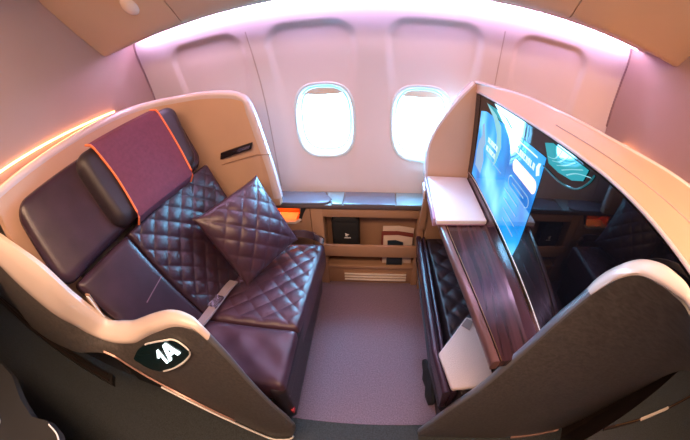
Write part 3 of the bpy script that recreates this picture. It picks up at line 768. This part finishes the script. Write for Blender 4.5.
# picture writing: two soft lines of lettering, a rule, the caption with its winged mark, buttons
def glyphs(name, y0, y1, z0, z1, n, m, parent, seed):
    random.seed(seed); bm = bmesh.new(); w_ = (y0-y1)/n
    for k in range(n):
        ya = y0-k*w_; yb = ya-w_*.72; t = (ya-y0)/(y1-y0); zc = z0+(z1-z0)*t
        if abs(y1-y0) < 1e-6: continue
        hgt = .022; st_ = .0045
        ubox(bm, (SX-.0058, ya-st_, zc-hgt/2), (SX-.0046, ya, zc+hgt/2))
        if k % 3 != 1: ubox(bm, (SX-.0058, yb, zc-hgt/2), (SX-.0046, yb+st_, zc+hgt/2))
        if k % 2 == 0: ubox(bm, (SX-.0057, yb, zc+hgt/2-st_), (SX-.0047, ya, zc+hgt/2))
        if k % 3 != 2: ubox(bm, (SX-.0057, yb, zc-hgt/2), (SX-.0047, ya, zc-hgt/2+st_))
    return bmo(name, bm, M[m], parent, 0)
glyphs('heading', 1.255, 1.13, 1.115, 1.118, 6, 'swhite', sn, 3)
glyphs('heading', 1.265, 1.145, 1.075, 1.078, 6, 'swhite', sn, 4)
spoly('rule', [(1.255, 1.045), (1.06, 1.050), (1.06, 1.046), (1.255, 1.041)], 'sky', 3)
glyphs('caption', .962, .80, 1.193, 1.197, 9, 'swhite', sn, 5)
spoly('winged_mark', [(.793, 1.205), (.782, 1.222), (.768, 1.226), (.772, 1.208), (.764, 1.190), (.782, 1.178), (.788, 1.190)], 'swhite', 4)
spoly('rule', [(.955, 1.228), (.80, 1.234), (.80, 1.229), (.955, 1.223)], 'swhite', 3)
def pill(y0, y1, zc, hz, n=8):
    pts = []
    for k in range(n+1):
        a = math.pi/2+math.pi*k/n; pts.append((y0-.022-(-1)*0+.022*(-math.cos(a)), zc+hz*math.sin(a)))
    for k in range(n+1):
        a = -math.pi/2+math.pi*k/n; pts.append((y1+.022-.022*math.cos(a), zc+.004+hz*math.sin(a)))
    return pts
spoly('button', pill(.965, .765, 1.136, .024), 'pill', 3)
pp = pill(.975, .785, 1.070, .020)
tube('button_outline', [V((SX-.005, y, z)) for y, z in pp+pp[:1]], .0016, M['sky'], sn, 6)
spoly('rule', [(.94, 1.072), (.83, 1.075), (.83, 1.070), (.94, 1.067)], 'sky', 3)
for k in range(4):
    spoly('rule', [(1.0-.015*k, 1.02-k*.035), (.86-.01*k, 1.024-k*.035), (.86-.01*k, 1.020-k*.035), (1.0-.015*k, 1.016-k*.035)], 'sky', 3)

# ------------------------------------------------------------------ aisle-side wing of the screen side
wg = empty('privacy_wing', (.5, .4, 0), 'dark fin shaped privacy wing rising beside the screen', 'privacy wing')
PO = [(.231,.43,.045),(.273,.428,.242),(.304,.425,.387),(.364,.42,.581),(.397,.415,.736),(.422,.405,.87),(.428,.38,1.003),(.438,.355,1.104),(.436,.325,1.179),(.430,.29,1.241),(.433,.255,1.282),(.437,.21,1.305),(.444,.175,1.315),(.455,.135,1.318),(.47,.06,1.30),(.49,-.02,1.26)]
PI = [(.236,.455,.045),(.279,.453,.244),(.311,.451,.390),(.372,.447,.586),(.408,.442,.742),(.438,.434,.868),(.452,.412,.998),(.464,.388,1.090),(.461,.360,1.173),(.454,.320,1.238),(.460,.285,1.280),(.459,.240,1.311),(.457,.200,1.326),(.459,.155,1.332),(.475,.08,1.31),(.495,0,1.27)]
PK = [(.236,.425,.006),(.30,.418,.003),(.38,.410,.002),(.46,.398,.002),(.55,.385,.002),(.63,.372,.002),(.718,.360,.006),(.83,.347,.006),(.93,.338,.014),(1.0,.330,.03),(1.03,.305,.20),(1.03,.28,.38),(1.02,.25,.55),(1.005,.22,.679),(.95,.17,.90),(.887,.12,1.04)]
O_, K_, I_ = crom(PO, 6), crom(PK, 6), crom(PI, 6)
secs = []
for o_, k_, i_ in zip(O_, K_, I_):
    dz = V((0, 0, .006)); mid = (o_+k_)/2+V((0, -.012, 0)); kb = k_+V((.02, .03, 0)); im = i_*.55+k_*.45+V((.025, .02, 0))
    secs.append([o_-dz, o_*.75+k_*.25+V((0, -.008, 0)), mid, o_*.25+k_*.75+V((0, -.008, 0)), k_, kb, im, i_-dz])
loft('wing_panel', secs, M['dark'], wg, True, True, 45)
secs = []
for n_, (o_, i_) in enumerate(zip(O_, I_)):
    d = i_-o_; t = (O_[min(n_+1, len(O_)-1)]-O_[max(n_-1, 0)]).normalized(); upn = t.cross(d).normalized()
    if upn.dot(o_-K_[n_]) < 0: upn = -upn
    hgt = .006; o2 = o_-d*.05; i2 = i_+d*.05
    secs.append([o2-upn*.006, o2, o_+d*.1+upn*hgt*.7, o_+d*.5+upn*hgt, o_+d*.9+upn*hgt*.7, i2, i2-upn*.010])
loft('edge_trim', secs[:46], M['edge'], wg, True, True, 50)
capsec = []
for n_, q in enumerate(secs[38:]):
    k = min(1, (n_+1)/9); mid = (q[2]+q[4])/2
    capsec.append([mid+(p-mid)*k+V((0, 0, .0015)) for p in q])
loft('cap', capsec, M['cream'], wg, True, True, 50)
# lower dark kick panel tucked under the crease
secs = [[k_+V((.012, .022, -.002)), V((k_.x+.02, k_.y+.055, 0.)), V((k_.x+.05, k_.y+.075, 0.)), k_+V((.04, .05, 0))] for k_ in K_[54:]]
loft('kick_panel', secs, M['brown'], wg)
ribbon('foot_trim', [p+V((0, -.006, .008)) for p in K_[36:55]], (0, 0, 1), .014, .008, M['trimpink'], wg)
tube('latch', [(1.178, .352, .010), (1.168, .372, .03), (1.185, .385, .045)], .006, M['bronze'], wg, 8)

# ------------------------------------------------------------------ aisle: door tracks, seat across the aisle
dt = empty('door_track', (-2.6, .38, 0), 'dark door track along the aisle floor behind the seat shell', 'door track')
bm = bmesh.new()
prism_bm(bm, [(-1.56, .335, 0), (-1.60, .405, 0), (-4.6, .47, 0), (-4.6, .405, 0)], (0, 0, .035)); bmo('track_base', bm, M['dark2'], dt)
ribbon('track_rib', [(-1.60, .352, .040), (-4.6, .425, .040)], (0, 1, 0), .014, .014, M['brown'], dt)
ribbon('track_rib', [(-1.64, .388, .040), (-4.6, .455, .040)], (0, 1, 0), .012, .014, M['brown'], dt)
dt = empty('door_track', (1.9, .2, 0), 'thin metal door track with bright handle on the aisle floor by the wing', 'door track')
ribbon('track_base', [(1.35, .236, .006), (1.70, .178, .006), (2.02, .143, .006), (2.6, .085, .006)], (0, 1, 0), .020, .012, M['brown'], dt)
ribbon('track_rib', [(1.45, .222, .014), (1.70, .178, .014), (2.02, .143, .014), (2.6, .085, .014)], (0, 1, 0), .006, .006, M['bronze'], dt)
ribbon('handle', [(1.69, .175, .022), (2.02, .140, .022)], (0, 1, 0), .022, .014, M['vent'], dt)
ac = empty('aisle_seat', (-1.5, -.4, 0), 'black seat shell across the aisle with a thin metal line', 'seat shell')
tp = [(-2.2, -.12), (-1.60, -.075), (-1.39, -.07), (-1.23, -.12), (-1.10, -.14), (-1.00, -.10), (-.93, -.11), (-.89, -.14), (-.87, -.24), (-.87, -.50), (-.9, -.8), (-2.2, -.8)]
secs = []
for z, k in ((0, -.30), (.3, -.19), (.70, -.05), (.77, 0), (.80, -.012)):
    secs.append([V((x+k*(x > -1.3), y+k*(y > -.6), z)) for x, y in tp])
loft('shell_body', secs, M['black'], ac, True, True, 40)
tube('metal_line', crom([(-.985, -.118, .803), (-.925, -.125, .803), (-.895, -.155, .803), (-.886, -.20, .803), (-.885, -.26, .803)], 5), .004, M['silver'], ac, 6)
box('seat_pad', (-1.50, -.42, .80), (-1.31, -.30, .83), M['cream'], ac, .015)

# ------------------------------------------------------------------ light
wd = bpy.data.worlds.new('daylight'); SC.world = wd; wd.use_nodes = True
nt = wd.node_tree; bg = nt.nodes['Background']
bg.inputs['Color'].default_value = (.22, .62, 1., 1); bg.inputs['Strength'].default_value = 70.
for k, (cx, cz) in enumerate(WINS):
    ld = bpy.data.lights.new('window_portal', 'AREA'); ld.shape = 'RECTANGLE'; ld.size = .26; ld.size_y = .36
    ld.cycles.is_portal = True
    lo = bpy.data.objects.new('window_portal', ld); COL.objects.link(lo); lo.location = (cx, wy(cz, cx)+.12, cz); lo.rotation_euler = (math.radians(-90), 0, 0)
def area(name, loc, rot, sx, sy, col, p):
    ld = bpy.data.lights.new(name, 'AREA'); ld.shape = 'RECTANGLE'; ld.size = sx; ld.size_y = sy; ld.color = col; ld.energy = p
    lo = bpy.data.objects.new(name, ld); COL.objects.link(lo); lo.location = loc; lo.rotation_euler = rot; return lo
area('aisle_ceiling_lamp', (0, -.25, 2.32), (0, 0, 0), 3.2, .5, (1., .62, .38), 75.)

vs = SC.view_settings
vs.view_transform = 'Standard'; vs.look = 'None'; vs.gamma = 1.; vs.exposure = .12; vs.use_curve_mapping = False
SC.cycles.use_denoising = True
SC.cycles.max_bounces = 10; SC.cycles.diffuse_bounces = 5; SC.cycles.glossy_bounces = 4
SC.cycles.sample_clamp_indirect = 6.
